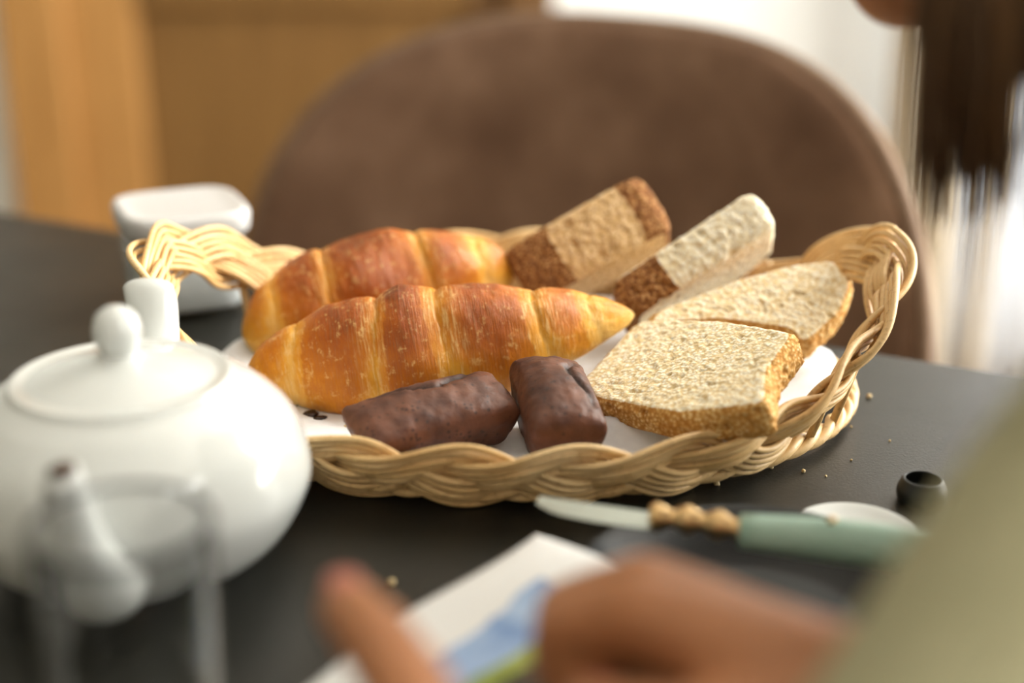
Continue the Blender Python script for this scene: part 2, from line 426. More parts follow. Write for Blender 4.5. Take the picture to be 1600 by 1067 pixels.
# ------------------------------------------------------------------ table
EL = Vector((-0.3305, 0.8915, 0)); ER = Vector((0.2317, 0.5995, 0))
TU = (ER - EL).normalized(); TV = Vector((-TU.y, TU.x, 0))       # along the far edge, away from the camera
CORNER = ER + TU * 0.07
TL_, TW_ = 1.5, 0.92
tc = CORNER - TU * (TL_ / 2) - TV * (TW_ / 2)
trz = math.atan2(TU.y, TU.x)
table = empty('dining_table', 'dark grey stone-look dining table under the breakfast things', 'table', (tc.x, tc.y, 0), trz)
box('tabletop', (0, 0, T - .0125), (TL_, TW_, .025), M['table'], table, 0.002)
for sx in (-1, 1):
    box('apron', (sx * (TL_ / 2 - .50), 0, T - .055), (.03, TW_ - .65, .06), M['metal_black'], table)
    for sy in (-1, 1):
        box('leg', (sx * (TL_ / 2 - .50), sy * (TW_ / 2 - .30), (T - .025) / 2), (.05, .05, T - .025), M['metal_black'], table, .003)

# ------------------------------------------------------------------ chairs
def build_chair(loc, rz, label):
    c = empty('dining_chair', label, 'chair', loc, rz)
    # local: seat faces -y, backrest near y=0, x to the right
    nu, nv = 56, 30
    def shell(u, v):
        # u in -1..1 across, v 0..1 up : rounded outline by mapping a disc-like square
        hw = 0.287
        e = 1.0
        if v > 0.35: e = (1 - ((v - .35) / .65) ** 2.7) ** (1 / 2.8)
        elif v < 0.2: e = 0.86 + 0.14 * math.sin(v / .2 * PI / 2)
        x = hw * u * max(e, 0.0)
        z = 0.47 + 0.379 * v
        y = -0.27 * x * x / hw - 0.9 * x * x * abs(x) + 0.055 * v
        return Vector((x, y, z))
    V, F = [], []
    th = .032
    for s in (0, 1):
        for j in range(nv + 1):
            v = j / nv; v = 1 - (1 - v) ** 2.4
            for i in range(nu + 1):
                u = -1 + 2 * i / nu
                p = shell(u, v)
                d = 1e-3
                du = shell(min(u + d, 1), v) - shell(max(u - d, -1), v); dv = shell(u * .99, min(v + d, 1)) - shell(u * .99, max(v - d, 0))
                n = Vector((0.54 * p.x / .27 + 2.7 * p.x * abs(p.x), 1, -.14)).normalized()
                pad = .5 * th * (max(0, (1 - abs(u) ** 6) * (1 - v ** 8))) ** .5 + .004
                V.append(p + n * (pad if s else -pad * 1.0))
    row = nu + 1; lay = row * (nv + 1)
    for j in range(nv):
        for i in range(nu):
            a = j * row + i
            F.append((a, a + 1, a + row + 1, a + row)); F.append((lay + a + row, lay + a + row + 1, lay + a + 1, lay + a))
    bd = [i for i in range(row)] + [j * row + nu for j in range(1, nv + 1)] + [nv * row + i for i in range(nu - 1, -1, -1)] + [j * row for j in range(nv - 1, 0, -1)]
    for k in range(len(bd)):
        a, b = bd[k], bd[(k + 1) % len(bd)]
        F.append((b, a, lay + a, lay + b))
    obj('backrest', (V, [], F), M['suede'], c)
    edge = [shell(-1, 1 - (1 - j / 60) ** 2.4) for j in range(0, 60)] + [shell(-1 + 2 * i / 24, 1) for i in range(0)] + [shell(1, 1 - (1 - j / 60) ** 2.4) for j in range(60, -1, -1)]
    obj('piping', tube_data(edge, .0055, 8), M['piping'], c)
    # seat pad: rounded superellipse cushion
    V, F = [], []; n = 48; prof = [(0, .47), (.6, .474), (.85, .470), (.96, .458), (1.0, .44), (.96, .424), (.8, .415), (0, .413)]
    for r, z in prof:
        for k in range(n):
            a = 2 * PI * k / n; cx, sy = math.cos(a), math.sin(a)
            V.append((.235 * r * math.copysign(abs(cx) ** .7, cx), -.215 + .215 * r * math.copysign(abs(sy) ** .7, sy), z))
    for i in range(len(prof) - 1):
        for k in range(n):
            l = (k + 1) % n; F.append((i * n + l, i * n + k, (i + 1) * n + k, (i + 1) * n + l))
    obj('seat', (V, [], F), M['suede'], c)
    for sx in (-1, 1):
        for y0, y1 in ((-.09, -.03), (-.34, -.40)):
            obj('leg', tube_data([(sx * .15, y0, .42), (sx * .205, y1, 0)], [.014, .010], 12), M['metal_black'], c)
    obj('back_bracket', tube_data([(0, -.12, .42), (0, -.01, .43), (0, .03, .50), (0, .045, .58)], .012, 10), M['metal_black'], c)
    return c
build_chair((0.056, 1.005, 0), trz - math.radians(9), 'taupe suede dining chair with curved backrest, empty behind the bread basket')

# ------------------------------------------------------------------ wicker basket
BC = Vector((0.005, 0.572, T)); BA, BB = 0.146, 0.110; BR = math.radians(4)
BI = Matrix.Rotation(-BR, 3, 'Z')
basket = empty('bread_basket', 'oval wicker bread basket with braided rim and raised handles', 'basket', BC + Vector((0, 0, .0008)), BR)
def rim(th):
    """braid centre line, outward and up-ish lateral"""
    c, s = math.cos(th), math.sin(th)
    def hump(d0, w0, w1):
        d = (th - d0 + PI) % (2 * PI) - PI
        d = abs(d) / (w1 if d > 0 else w0)
        return 0.5 + 0.5 * math.cos(PI * d) if d < 1 else 0
    D = math.radians
    hr = hump(D(0), D(58), D(34)); hl = hump(D(178), D(48), D(42))
    z = 0.0138 + 0.016 * (0.5 + 0.5 * s) ** 1.5 + 0.041 * hr ** .7 + 0.043 * hl ** .62
    e = 1 + 0.055 * hr + 0.05 * hl
    return Vector((BA * e * c, BB * s * (1 + .08 * (hr + hl) * abs(c)), z)), hr + hl
NP = 560; LOOPS = 7
cl = [rim(2 * PI * i / NP) for i in range(NP)]
acc = [0]
for i in range(NP): acc.append(acc[-1] + (cl[(i + 1) % NP][0] - cl[i][0]).length)
def braid_strand(k, j, m, a, b, r, gap):
    pts = []
    def base(i):
        i %= NP
        p, h = cl[i]; q = cl[(i + 1) % NP][0]; o = cl[i - 1][0]
        t = (q - o).normalized()
        out = Vector((p.x / BA ** 2, p.y / BB ** 2, 0)).normalized()
        lat = (Vector((0, 0, 1)) * .86 + out * .5); lat = (lat - t * lat.dot(t)).normalized()
        nor = t.cross(lat)
        ph = 2 * PI * LOOPS * acc[i] / acc[-1] + 2 * PI * k / 3
        aa = a * (1 - .15 * h)
        return p + lat * aa * math.sin(ph) + nor * b * math.sin(2 * ph), lat, nor, t
    raw = [base(i) for i in range(NP)]
    for i in range(NP):
        p, lat, nor, t = raw[i]
        ts = (raw[(i + 1) % NP][0] - raw[i - 1][0]).normalized()
        side = ts.cross(nor).normalized()
        off = (j - (m - 1) / 2) * gap * (1 + .06 * math.sin(i * .11 + k + j))
        pts.append(p + side * off + nor * (-.10 * abs(off) + .0003 * math.sin(i * .31 + 2 * j)))
    return tube_data(pts, r, 7, True)
for k in range(3):
    for j in range(5):
        obj('cane', braid_strand(k, j, 5, .0080, .0034, .00142, .00318), M['wicker'], basket)
# lower border of three twisted canes and the coiled bottom
for k in range(3):
    pts = []
    for i in range(300):
        th = 2 * PI * i / 300; ph = 40 * th / 2 + 2 * PI * k / 3 * 1.0
        ph = round(20) * th + 2 * PI * k / 3
        rr = .0022 * math.cos(ph)
        pts.append(((BA - .006 + rr) * math.cos(th), (BB - .006 + rr) * math.sin(th), .0062 + .0022 * math.sin(ph) + .010 * (.5 + .5 * math.sin(th)) ** 2 * 0))
    obj('border_cane', tube_data(pts, .0021, 8, True), M['wicker'], basket)
for q in range(14):
    e = 1 - (q + .8) / 14.5
    pts = [((BA - .010) * e * math.cos(2 * PI * i / 90), (BB - .010) * e * math.sin(2 * PI * i / 90), .003 + .0007 * math.sin(30 * PI * i / 90 + q * PI)) for i in range(90)]
    obj('bottom_cane', tube_data(pts, .0023, 6, True), M['wicker'], basket)
# wall stakes that tie the back and end rim to the border
for q in range(40):
    th = 2 * PI * (q + .5) / 40
    p = rim(th)[0]
    if p.z < .02 or p.z > .046: continue
    b0 = Vector(((BA - .006) * math.cos(th), (BB - .006) * math.sin(th), .005))
    obj('stake', tube_data([b0, b0.lerp(p, .5) + Vector((0, 0, -.001)), p], .0018, 6), M['wicker'], basket)
for q in range(5):
    pts = []
    for i in range(120):
        th = PI * 0.16 + PI * 0.60 * i / 119
        p = rim(th)[0]; b0 = Vector(((BA - .006) * math.cos(th), (BB - .006) * math.sin(th), .008))
        pts.append(b0.lerp(p, (q + .5) / 6) + Vector((math.cos(th), math.sin(th), 0)) * .0018 * math.sin(i * .9 + q * PI))
    obj('wall_cane', tube_data(pts, .0019, 6), M['wicker'], basket)

# napkin lining the basket
def napkin_z(x, y):
    e = math.hypot(x / (BA - .012), y / (BB - .012))
    z = .0075 + .0022 * fbm((x * 28, y * 28, 3.1), 3) + .006 * max(0, e - .72) ** 1.0 / .28
    f = BI @ (P(1040, 668, z=.014) - BC)
    z += .016 * math.exp(-((x - f.x) / .034) ** 2 - ((y - f.y) / .008) ** 2)
    f2 = BI @ (P(770, 600, z=.014) - BC)
    z += .008 * math.exp(-((x - f2.x) / .018) ** 2 - ((y - f2.y) / .014) ** 2)
    return z
V, F = [], []; NR, NA = 46, 150
V.append((0, 0, napkin_z(0, 0)))
for r in range(1, NR + 1):
    for k in range(NA):
        a = 2 * PI * k / NA
        e = r / NR * (1.0 + .035 * math.sin(7 * a + 1) * (r / NR) ** 3)
        x, y = (BA - .013) * e * math.cos(a), (BB - .011) * e * math.sin(a)
        V.append((x, y, napkin_z(x, y)))
for k in range(NA): F.append((0, 1 + k, 1 + (k + 1) % NA))
for r in range(NR - 1):
    for k in range(NA):
        l = (k + 1) % NA; F.append((1 + r * NA + k, 1 + (r + 1) * NA + k, 1 + (r + 1) * NA + l, 1 + r * NA + l))
nap = obj('paper_napkin', (V, [], F), M['napkin']); nap.location = BC; nap.rotation_euler = (0, 0, BR)
nap.modifiers.new('thickness', 'SOLIDIFY').thickness = .0008
tag(nap, 'crumpled white paper napkin lining the wicker basket', 'napkin')

def rest_on_napkin(o):
    """the underside settles on the napkin instead of passing through it"""
    inv = o.matrix_world.inverted()
    for v in o.data.vertices:
        w = o.matrix_world @ v.co; q = BI @ (w - BC)
        if math.hypot(q.x / (BA - .012), q.y / (BB - .011)) < 1.02:
            z = T + napkin_z(q.x, q.y) + .0006
            if w.z < z: w.z = z; v.co = inv @ w

# ------------------------------------------------------------------ croissants
def croissant(pl, prt, R, bend, label, seed, peak, tip, cutsL, cutsR, power, depth, roll=0.0):
    NT_, NPH = 240, 96
    V, F, bake, stri, uvs = [], [], [], [], []
    half = (prt - pl).length / 2
    for i in range(NT_ + 1):
        t = -1 + 2 * i / NT_
        for k in range(NPH):
            ph = 2 * PI * k / NPH
            s = math.sin(ph); c = math.cos(ph)
            tt = (t - peak); tt = tt / (1 - peak) if tt > 0 else tt / (1 + peak)
            cuts = cutsR if tt > 0 else cutsL
            jag = .018 * fbm((math.cos(ph) * 2.2 + seed, math.sin(ph) * 2.2, 4.0 * (1 if tt > 0 else -1)), 3)
            at = abs(tt) + (.060 * math.sin(ph - .5) if tt > 0 else .045 * math.sin(ph + .9)) + jag
            env = max(0, 1 - abs(tt) ** power[0]) ** power[1]
            end = tip[0] if tt < 0 else tip[1]
            env = env * (1 - end) + end * max(0, 1 - abs(tt) ** 6) ** .5
            seg = sum(1 for q in cuts if at > q)
            lo = cuts[seg - 1] if seg else -cuts[0]; hi = cuts[seg] if seg < len(cuts) else 1.08
            w = hi - lo; u = min(max((at - lo) / w, 0), 1)
            # each rolled layer bulges, rolls over near its outer edge and drops onto the next one
            bul = math.sin(PI * (.12 + .80 * u)) ** .8
            drop = -depth * 1.4 * math.exp(-((at - lo) / .030) ** 2) * (.35 + .65 * max(0, s)) if seg else 0
            drop -= depth * .30 * abs(noise.noise(Vector((at * 34 + jag * 30, seg * 5.0, seed + c * .7)))) * math.exp(-((at - lo) / .10) ** 2)
            r = R * env * (0.88 + .125 * bul * min(1, w / .25) + drop * (.6 + .4 * noise.noise(Vector((ph * 1.5, seg * 3.0, seed)))))
            r += R * .11 * noise.noise(Vector((t * 2.6 + seed, c * 1.2, s * 1.2))) * env + .00045 * fbm((t * 14, c * 3, s * 3 + seed), 4)
            zz = s * r * .98
            if s < 0: zz = -r * .74 * (1 - (1 - abs(s)) ** 1.7)
            V.append((half * t, c * r * .84 + bend * (t * t - .35), zz))
            top = .5 + .5 * s
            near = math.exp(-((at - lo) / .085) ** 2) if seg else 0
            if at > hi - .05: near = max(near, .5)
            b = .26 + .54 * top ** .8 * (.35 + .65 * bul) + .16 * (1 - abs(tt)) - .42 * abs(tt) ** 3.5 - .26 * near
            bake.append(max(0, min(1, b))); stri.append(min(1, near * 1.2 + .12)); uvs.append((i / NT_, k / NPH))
    for i in range(NT_):
        for k in range(NPH):
            l = (k + 1) % NPH; F.append((i * NPH + k, (i + 1) * NPH + k, (i + 1) * NPH + l, i * NPH + l))
    F.append(tuple(range(NPH))); F.append(tuple(NT_ * NPH + k for k in range(NPH))[::-1])
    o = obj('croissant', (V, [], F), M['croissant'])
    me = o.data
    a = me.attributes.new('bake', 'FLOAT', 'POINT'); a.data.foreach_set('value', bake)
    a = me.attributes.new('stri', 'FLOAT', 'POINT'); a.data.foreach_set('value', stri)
    uv = me.uv_layers.new(name='UVMap'); flat = []
    for p in me.polygons:
        vs = [uvs[v] for v in p.vertices]
        wrap = max(v[1] for v in vs) - min(v[1] for v in vs) > .5
        for v in vs: flat += [v[0], v[1] + (1 if wrap and v[1] < .5 else 0)]
    uv.data.foreach_set('uv', flat)
    ex = (prt - pl).normalized(); ez = Vector((0, 0, 1)); ey = ez.cross(ex).normalized(); ez = ex.cross(ey)
    Mx = Matrix((ex, ey, ez)).transposed().to_4x4(); Mx.translation = (pl + prt) / 2
    o.matrix_world = Mx @ Matrix.Rotation(roll, 4, 'X')
    rest_on_napkin(o)
    return tag(o, label, 'croissant')
pl = P(385, 592, y=.549); pr_ = P(994, 496, y=.566)
croissant(pl, pr_, .0300, .006, 'golden flaky croissant lying just behind the two chocolate cakes', 1.3, -.17, (.34, .10), [.16, .66], [.19, .60, .84], (1.7, .80), .09)
pl = P(378, 524, y=.598); pr_ = P(802, 416, y=.632)
croissant(pl, pr_, .0320, -.003, 'smoother orange-brown croissant behind the flaky one, beside the basket handle', 5.1, -.06, (.34, .25), [.30, .72], [.42, .80], (1.9, .72), .045)

# ------------------------------------------------------------------ chocolate financiers
def financier(loc, rot, dims, label, seed, crackpos):
    L, Wd, Hh = dims; n1, n2, n3 = 52, 26, 16
    V, F, idx, crack = [], [], {}, []
    def vert(i, j, k):
        key = (i, j, k)
        if key in idx: return idx[key]
        u, v, w = -1 + 2 * i / n1, -1 + 2 * j / n2, -1 + 2 * k / n3
        tp = .74 + .26 * (w * .5 + .5)
        # rounded box
        p = Vector((u * L / 2, v * Wd / 2, w * Hh / 2)); rr = .0045
        q = Vector((max(-L / 2 + rr, min(L / 2 - rr, p.x)), max(-Wd / 2 + rr, min(Wd / 2 - rr, p.y)), max(-Hh / 2 + rr, min(Hh / 2 - rr, p.z))))
        d = p - q
        if d.length > 1e-9: p = q + d.normalized() * min(d.length, rr)
        p.x *= tp * .5 + .5 * (.86 + .14 * (w * .5 + .5)); p.y *= tp
        top = max(0, w) ** 2
        dome = (1 - u * u) ** .6 * (1 - v * v) ** .7
        p.z += top * Hh * .42 * dome
        cx = v + .18 * math.sin(u * 5 + seed) + .12 * fbm((u * 5, seed, 0), 3) - crackpos
        ck = math.exp(-(cx / .10) ** 2) * top * max(0, 1 - abs(u / .72) ** 4) if k == n3 else 0
        ck *= .5 + .5 * min(1, max(0, .6 + 1.5 * noise.noise(Vector((u * 4, seed, 2)))))
        p.z -= ck * .0030
        nv = .0006 * fbm((p.x * 220, p.y * 220, p.z * 220 + seed), 4)
        p += Vector((u, v, w)).normalized() * nv
        idx[key] = len(V); V.append(p); crack.append(min(1, ck * 1.3)); return idx[key]
    def quad(a, b, c, d): F.append((vert(*a), vert(*b), vert(*c), vert(*d)))
    for i in range(n1):
        for j in range(n2):
            quad((i, j, n3), (i + 1, j, n3), (i + 1, j + 1, n3), (i, j + 1, n3)); quad((i, j, 0), (i, j + 1, 0), (i + 1, j + 1, 0), (i + 1, j, 0))
        for k in range(n3):
            quad((i, 0, k), (i + 1, 0, k), (i + 1, 0, k + 1), (i, 0, k + 1)); quad((i, n2, k), (i, n2, k + 1), (i + 1, n2, k + 1), (i + 1, n2, k))
    for j in range(n2):
        for k in range(n3):
            quad((0, j, k), (0, j, k + 1), (0, j + 1, k + 1), (0, j + 1, k)); quad((n1, j, k), (n1, j + 1, k), (n1, j + 1, k + 1), (n1, j, k + 1))
    o = obj('chocolate_cake', (V, [], F), M['choco'])
    a = o.data.attributes.new('crack', 'FLOAT', 'POINT'); a.data.foreach_set('value', crack)
    o.location = loc; o.rotation_euler = rot
    bpy.context.view_layer.update(); rest_on_napkin(o)
    return tag(o, label, 'cake')
financier(P(674, 668, z=.019), (math.radians(14), math.radians(-3), math.radians(29)), (.066, .031, .018), 'small brown chocolate cake lying lengthwise under the flaky croissant', 1.0, .55)
financier(P(866, 652, z=.0205), (math.radians(6), math.radians(-7), math.radians(100)), (.054, .031, .021), 'small brown chocolate cake with cracked top, end-on beside the bread slice', 4.0, -.45)

# ------------------------------------------------------------------ bread
def superell(n, w, h, e=3.2, wob=.02, seed=0):
    out = []
    for k in range(n):
        a = 2 * PI * k / n; c, s = math.cos(a), math.sin(a)
        r = 1 + wob * noise.noise(Vector((2 * c + seed, 2 * s, seed)))
        out.append((w / 2 * r * math.copysign(abs(c) ** (2 / e), c), h / 2 * r * math.copysign(abs(s) ** (2 / e), s)))
    return out
def poly_outline(pts, n, rnd=.12):
    """closed polygon in local metres -> n points with rounded corners"""
    m = len(pts); dense = []
    for i in range(m):
        a = Vector(pts[i - 1]); b = Vector(pts[i]); c = Vector(pts[(i + 1) % m])
        p = b.lerp(a, rnd); q = b.lerp(c, rnd)
        for k in range(7):
            t = k / 6; dense.append((1 - t) ** 2 * p + 2 * t * (1 - t) * b + t * t * q)
    L = [0]
    for i in range(len(dense)): L.append(L[-1] + (dense[(i + 1) % len(dense)] - dense[i]).length)
    out = []; i = 0
    for k in range(n):
        s = L[-1] * k / n
        while L[i + 1] < s: i += 1
        f = (s - L[i]) / max(L[i + 1] - L[i], 1e-9)
        v = dense[i].lerp(dense[(i + 1) % len(dense)], f); out.append((v.x, v.y))
    return out
def bread(name, outline, th, frame, mats, label, seed, rough=.0007, side_rough=.0012, crust_in=.94, crumb_side=None, taper=0.0):
    """slice: outline in the local xy plane, thickness along z (0 .. -th); mats = crumb, crust"""
    n = len(outline); NR = 62; NS = 18
    V, F, mi = [], [], []
    cx = sum(p[0] for p in outline) / n; cy = sum(p[1] for p in outline) / n
    def disp(p, amt, sc=300):
        v = .7 * fbm((p.x * sc + seed, p.y * sc, p.z * sc), 3)
        h = noise.noise(Vector((p.x * 230 + seed, p.y * 230, p.z * 230)))
        h2 = noise.noise(Vector((p.x * 90 - seed, p.y * 90, p.z * 90)))
        hole = -max(0, h - .40) * 6.0 - max(0, h2 - .52) * 9.0
        return amt * (v + hole)
    xs = [p[0] for p in outline]; x0_, x1_ = min(xs), max(xs)
    for side in (0, 1):
        z = -th * side
        V.append(Vector((cx, cy, z + (1 if side == 0 else -1) * disp(Vector((cx, cy, z)), rough))))
        for r in range(1, NR + 1):
            e = r / NR
            for x, y in outline:
                p = Vector((cx + (x - cx) * e, cy + (y - cy) * e, z))
                if side: p.z *= 1 - taper * (1 - (p.x - x0_) / (x1_ - x0_))
                rd = .0014 * max(0, (e - .93) / .07) ** 2
                p.z += (disp(p, rough) - rd) if side == 0 else -(disp(p, rough) - rd)
                V.append(p)
    half = 1 + NR * n
    for k in range(n):
        l = (k + 1) % n
        F.append((0, 1 + k, 1 + l)); mi.append(0); F.append((half, half + 1 + l, half + 1 + k)); mi.append(0)
        for r in range(NR - 1):
            a, b = 1 + r * n, 1 + (r + 1) * n
            m = 1 if (r + 1) / NR > crust_in and not (crumb_side and crumb_side(k / n)) else 0
            F.append((a + k, b + k, b + l, a + l)); mi.append(m); F.append((half + a + l, half + b + l, half + b + k, half + a + k)); mi.append(m)
    prev = [1 + (NR - 1) * n + k for k in range(n)]
    for s in range(1, NS + 1):
        if s < NS:
            cur = []
            f = s / NS
            for k, (x, y) in enumerate(outline):
                z = V[prev[k] if s == 1 else 1 + (NR - 1) * n + k].z * (1 - f) + V[half + 1 + (NR - 1) * n + k].z * f
                d = Vector((x - cx, y - cy, 0)); d.normalize()
                p = Vector((x, y, z)); p += d * (.0016 * math.sin(PI * f) ** .5 + disp(Vector((x * 1.0, y, z)), side_rough, 330))
                cur.append(len(V)); V.append(p)
        else: cur = [half + 1 + (NR - 1) * n + k for k in range(n)]
        for k in range(n):
            l = (k + 1) % n
            F.append((prev[k], cur[k], cur[l], prev[l])); mi.append(0 if crumb_side and crumb_side(k / n) else 1)
        prev = cur
    o = obj(name, (V, [], F), mats)
    o.data.polygons.foreach_set('material_index', mi)
    o.matrix_world = frame
    rest_on_napkin(o)
    return tag(o, label, 'bread')
def frame3(o, u, vhint):
    """origin, x axis along u, y axis near vhint"""
    ex = u.normalized(); ez = ex.cross(vhint).normalized(); ey = ez.cross(ex)
    m = Matrix((ex, ey, ez)).transposed().to_4x4(); m.translation = o; return m
def face_frame(pA, pB, pC):
    """plane through three points: x from A to B, y towards C, z facing up"""
    return frame3(pA, pB - pA, pC - pA)
def local_outline(frame, pix):
    """pixels of the crumb face -> local coordinates on the slice's plane"""
    inv = frame.inverted(); n = frame.to_3x3() @ Vector((0, 0, 1)); o = frame.translation; c = Vector((0, 0, T + H)); out = []
    for px, py in pix:
        d = P(px, py, y=1.0) - c
        s = (o - c).dot(n) / d.dot(n)
        q = inv @ (c + d * s); out.append((q.x, q.y))
    return out

fr = face_frame(P(905, 600, z=.024), P(1200, 622, z=.043), P(1000, 502, z=.037))
ol = poly_outline(local_outline(fr, [(903, 597), (930, 622), (1060, 645), (1196, 630), (1200, 575), (1243, 517), (1120, 498), (996, 498)]), 260, .16)
bread('bread_slice', ol, .0155, fr, [M['crumb'], M['crust']], 'cream bread slice with torn corner lying flat at the basket front rim', 2.2, .00060, .0012, .955, None, .3)

fr = face_frame(P(1010, 505, y=.568), P(1290, 565, y=.554), P(1200, 430, y=.591))
ol = poly_outline(local_outline(fr, [(1012, 505), (1020, 487), (1150, 437), (1240, 412), (1308, 405), (1334, 440), (1316, 488), (1262, 536), (1235, 512), (1120, 497)]), 260, .2)
bread('bread_slice', ol, .016, fr, [M['crumb'], M['crust']], 'cream bread slice propped up against the basket handle', 7.7, .00055, .0011)

# white slice seen on its torn edge: thickness shows, the slice runs back and down
a0 = P(962, 478, y=.588); a1 = P(1176, 338, y=.606)
ex = (a1 - a0); dn = Vector((.25, .75, -.42))
fr = frame3(a0, ex, -dn)
fr = frame3((a0 + a1) / 2 + dn.normalized() * .024, ex, dn)
ol = poly_outline([(-ex.length / 2, -.024), (ex.length / 2, -.026), (ex.length / 2 + .002, .012), (ex.length * .2, .024), (-ex.length * .3, .024), (-ex.length / 2 - .002, .010)], 260, .07)
fr = fr @ Matrix.Translation((0, 0, .0100))
wht = bread('bread_slice', ol, .020, fr, [M['crumb_white'], M['crust_dark']], 'white bread slice standing on edge between the crusty heel and the propped slice', 3.9, .0006, .0012, .96, crumb_side=lambda f: .10 < f < .42)

# thick crusty heel behind
a0 = P(846, 406, y=.618); a1 = P(1006, 318, y=.632)
ex = (a1 - a0); dn = Vector((.2, .8, -.45))
fr = frame3((a0 + a1) / 2 + dn.normalized() * .022, ex, dn) @ Matrix.Translation((0, 0, .0135))
ol = poly_outline([(-ex.length / 2 - .018, -.020), (ex.length / 2, -.024), (ex.length / 2 + .002, .006), (0, .014), (-ex.length / 2 - .010, .010)], 260, .2)
bread('bread_slice', ol, .030, fr, [M['crumb_tan'], M['crust_dark']], 'thick brown-crusted heel of bread leaning behind the croissant tip', 8.8, .0006, .0016, .9, crumb_side=lambda f: .13 < f < .32)

# ------------------------------------------------------------------ crumbs and flakes
def crumb(p, r, mat, label, cat, group, flat=1.0):
    bm = bmesh.new(); bmesh.ops.create_icosphere(bm, subdivisions=2, radius=r)
    sd = random.random() * 50
    for v in bm.verts: v.co *= 1 + .45 * noise.noise(v.co * (1.2 / r) + Vector((sd, 0, 0)))
    for v in bm.verts: v.co.z *= flat
    o = obj(cat.replace(' ', '_'), bm, mat); o.location = p + Vector((0, 0, r * flat * .8)); o.rotation_euler = (0, 0, random.random() * 6)
    return tag(o, label, cat, group)
for px, py, r in ((1358, 622, .0011), (1205, 732, .0008), (1255, 738, .0008), (1330, 720, .0005), (1436, 748, .0005), (1120, 758, .0012), (1080, 762, .0012), (612, 913, .0012), (1390, 690, .0005), (1330, 668, .0005), (1290, 745, .0005)):
    crumb(P(px, py, z=0), r, M['crumb_bit'], 'tiny pale bread crumb on the bare dark tabletop', 'crumb', 'crumbs on the table')
def on_napkin(px, py):
    p = P(px, py, z=.009); q = BI @ (p - BC); p.z = T + napkin_z(q.x, q.y) + .0004; return p
for px, py, r in ((547, 661, .0016), (556, 658, .0012), (541, 664, .0010)):
    crumb(on_napkin(px, py), r, M['crumb_bit'], 'pale pastry flake on the napkin beside the chocolate cake', 'crumb', 'pastry flakes on the napkin', .6)
for px, py, r in ((487, 648, .0032), (497, 654, .0022), (505, 650, .0018)):
    crumb(on_napkin(px, py), r, M['flake'], 'dark chocolate flake on the napkin under the flaky croissant', 'flake', 'chocolate flakes on the napkin', .4)

# ------------------------------------------------------------------ teapot
TP = Vector((-0.1275, 0.4325, T))
pot = empty('teapot', 'white porcelain teapot with domed lid standing before the basket', 'teapot', TP, math.radians(2)); pot.scale = (.99, .99, .99)
prof = spline([(.034, .0), (.040, .002), (.052, .012), (.0595, .026), (.0600, .036), (.0555, .049), (.0465, .0585), (.0395, .0630), (.0375, .0640)], 8)
inner = [(r - .003, z) for r, z in reversed(prof) if z > .004]
obj('body', lathe(prof + [(.0372, .0648), (.0360, .0650), (.0348, .0640)] + inner + [(0, .005)], 96), M['porcelain'], pot)
lidp = spline([(.0362, .0635), (.0365, .0655), (.0350, .0668), (.0315, .0662), (.0290, .0668), (.018, .0705), (.0085, .0728), (.006, .0745)], 6)
lid = obj('lid', lathe([(0, .0630)] + lidp + [(0, .0750)], 80), M['porcelain'], pot)
kp = spline([(.0052, .0725), (.0056, .0740), (.0074, .0785), (.0079, .0830), (.0064, .0875), (.0030, .0902), (0.0, .0908)], 6)
obj('knob', lathe(kp, 40), M['porcelain'], lid)
def ellip_tube(path, n=28, flat=None):
    """path entries: (x, y, z, r_side, r_other)"""
    V, F = [], []
    for i, q in enumerate(path):
        p = Vector(q[:3]); a = Vector(path[max(i - 1, 0)][:3]); b = Vector(path[min(i + 1, len(path) - 1)][:3])
        t = (b - a).normalized(); sx = Vector((1, 0, 0)); o = t.cross(sx).normalized()
        for k in range(n):
            an = 2 * PI * k / n
            V.append(p + sx * q[3] * math.cos(an) + o * q[4] * math.sin(an))
    for i in range(len(path) - 1):
        for k in range(n):
            l = (k + 1) % n; F.append((i * n + k, i * n + l, (i + 1) * n + l, (i + 1) * n + k))
    return V, [], F
sp = spline([(0, -.045, .018, .019, .013), (0, -.058, .022, .0165, .0125), (0, -.069, .036, .0115, .010), (.001, -.076, .053, .0075, .0072), (.002, -.082, .0690, .0056, .0054)], 8)
v, _, f = ellip_tube(sp)
# rim and inside of the mouth
spin = [(q[0], q[1], q[2], q[3] * .72, q[4] * .72) for q in sp[:-6:-1]]
v2, _, f2 = ellip_tube(spin); o0 = len(v); n = 28; last = (len(sp) - 1) * n
f += [tuple(i + o0 for i in q) for q in f2] + [(last + k, last + (k + 1) % n, o0 + (k + 1) % n, o0 + k) for k in range(n)]
spo = obj('spout', (v + v2, [], f), M['porcelain'], pot)
q = spin[2]; bm = bmesh.new(); bmesh.ops.create_uvsphere(bm, u_segments=16, v_segments=8, radius=1)
for vv in bm.verts: vv.co = Vector((q[0] + vv.co.x * q[3] * 1.02, q[1] + vv.co.y * q[4] * 1.05 + .002, q[2] + .003 + vv.co.z * .002))
obj('tea_residue', bm, M['tea'], spo)
hp = spline([(0, .046, .052, .0085, .0055), (-.001, .056, .064, .0088, .005), (-.003, .0620, .0765, .0092, .0040), (-.003, .0675, .0690, .0092, .0040), (-.003, .0675, .052, .0088, .0040), (-.002, .0645, .032, .0080, .0042), (0, .054, .022, .0085, .0055)], 8)
obj('handle', ellip_tube(hp), M['porcelain'], pot)

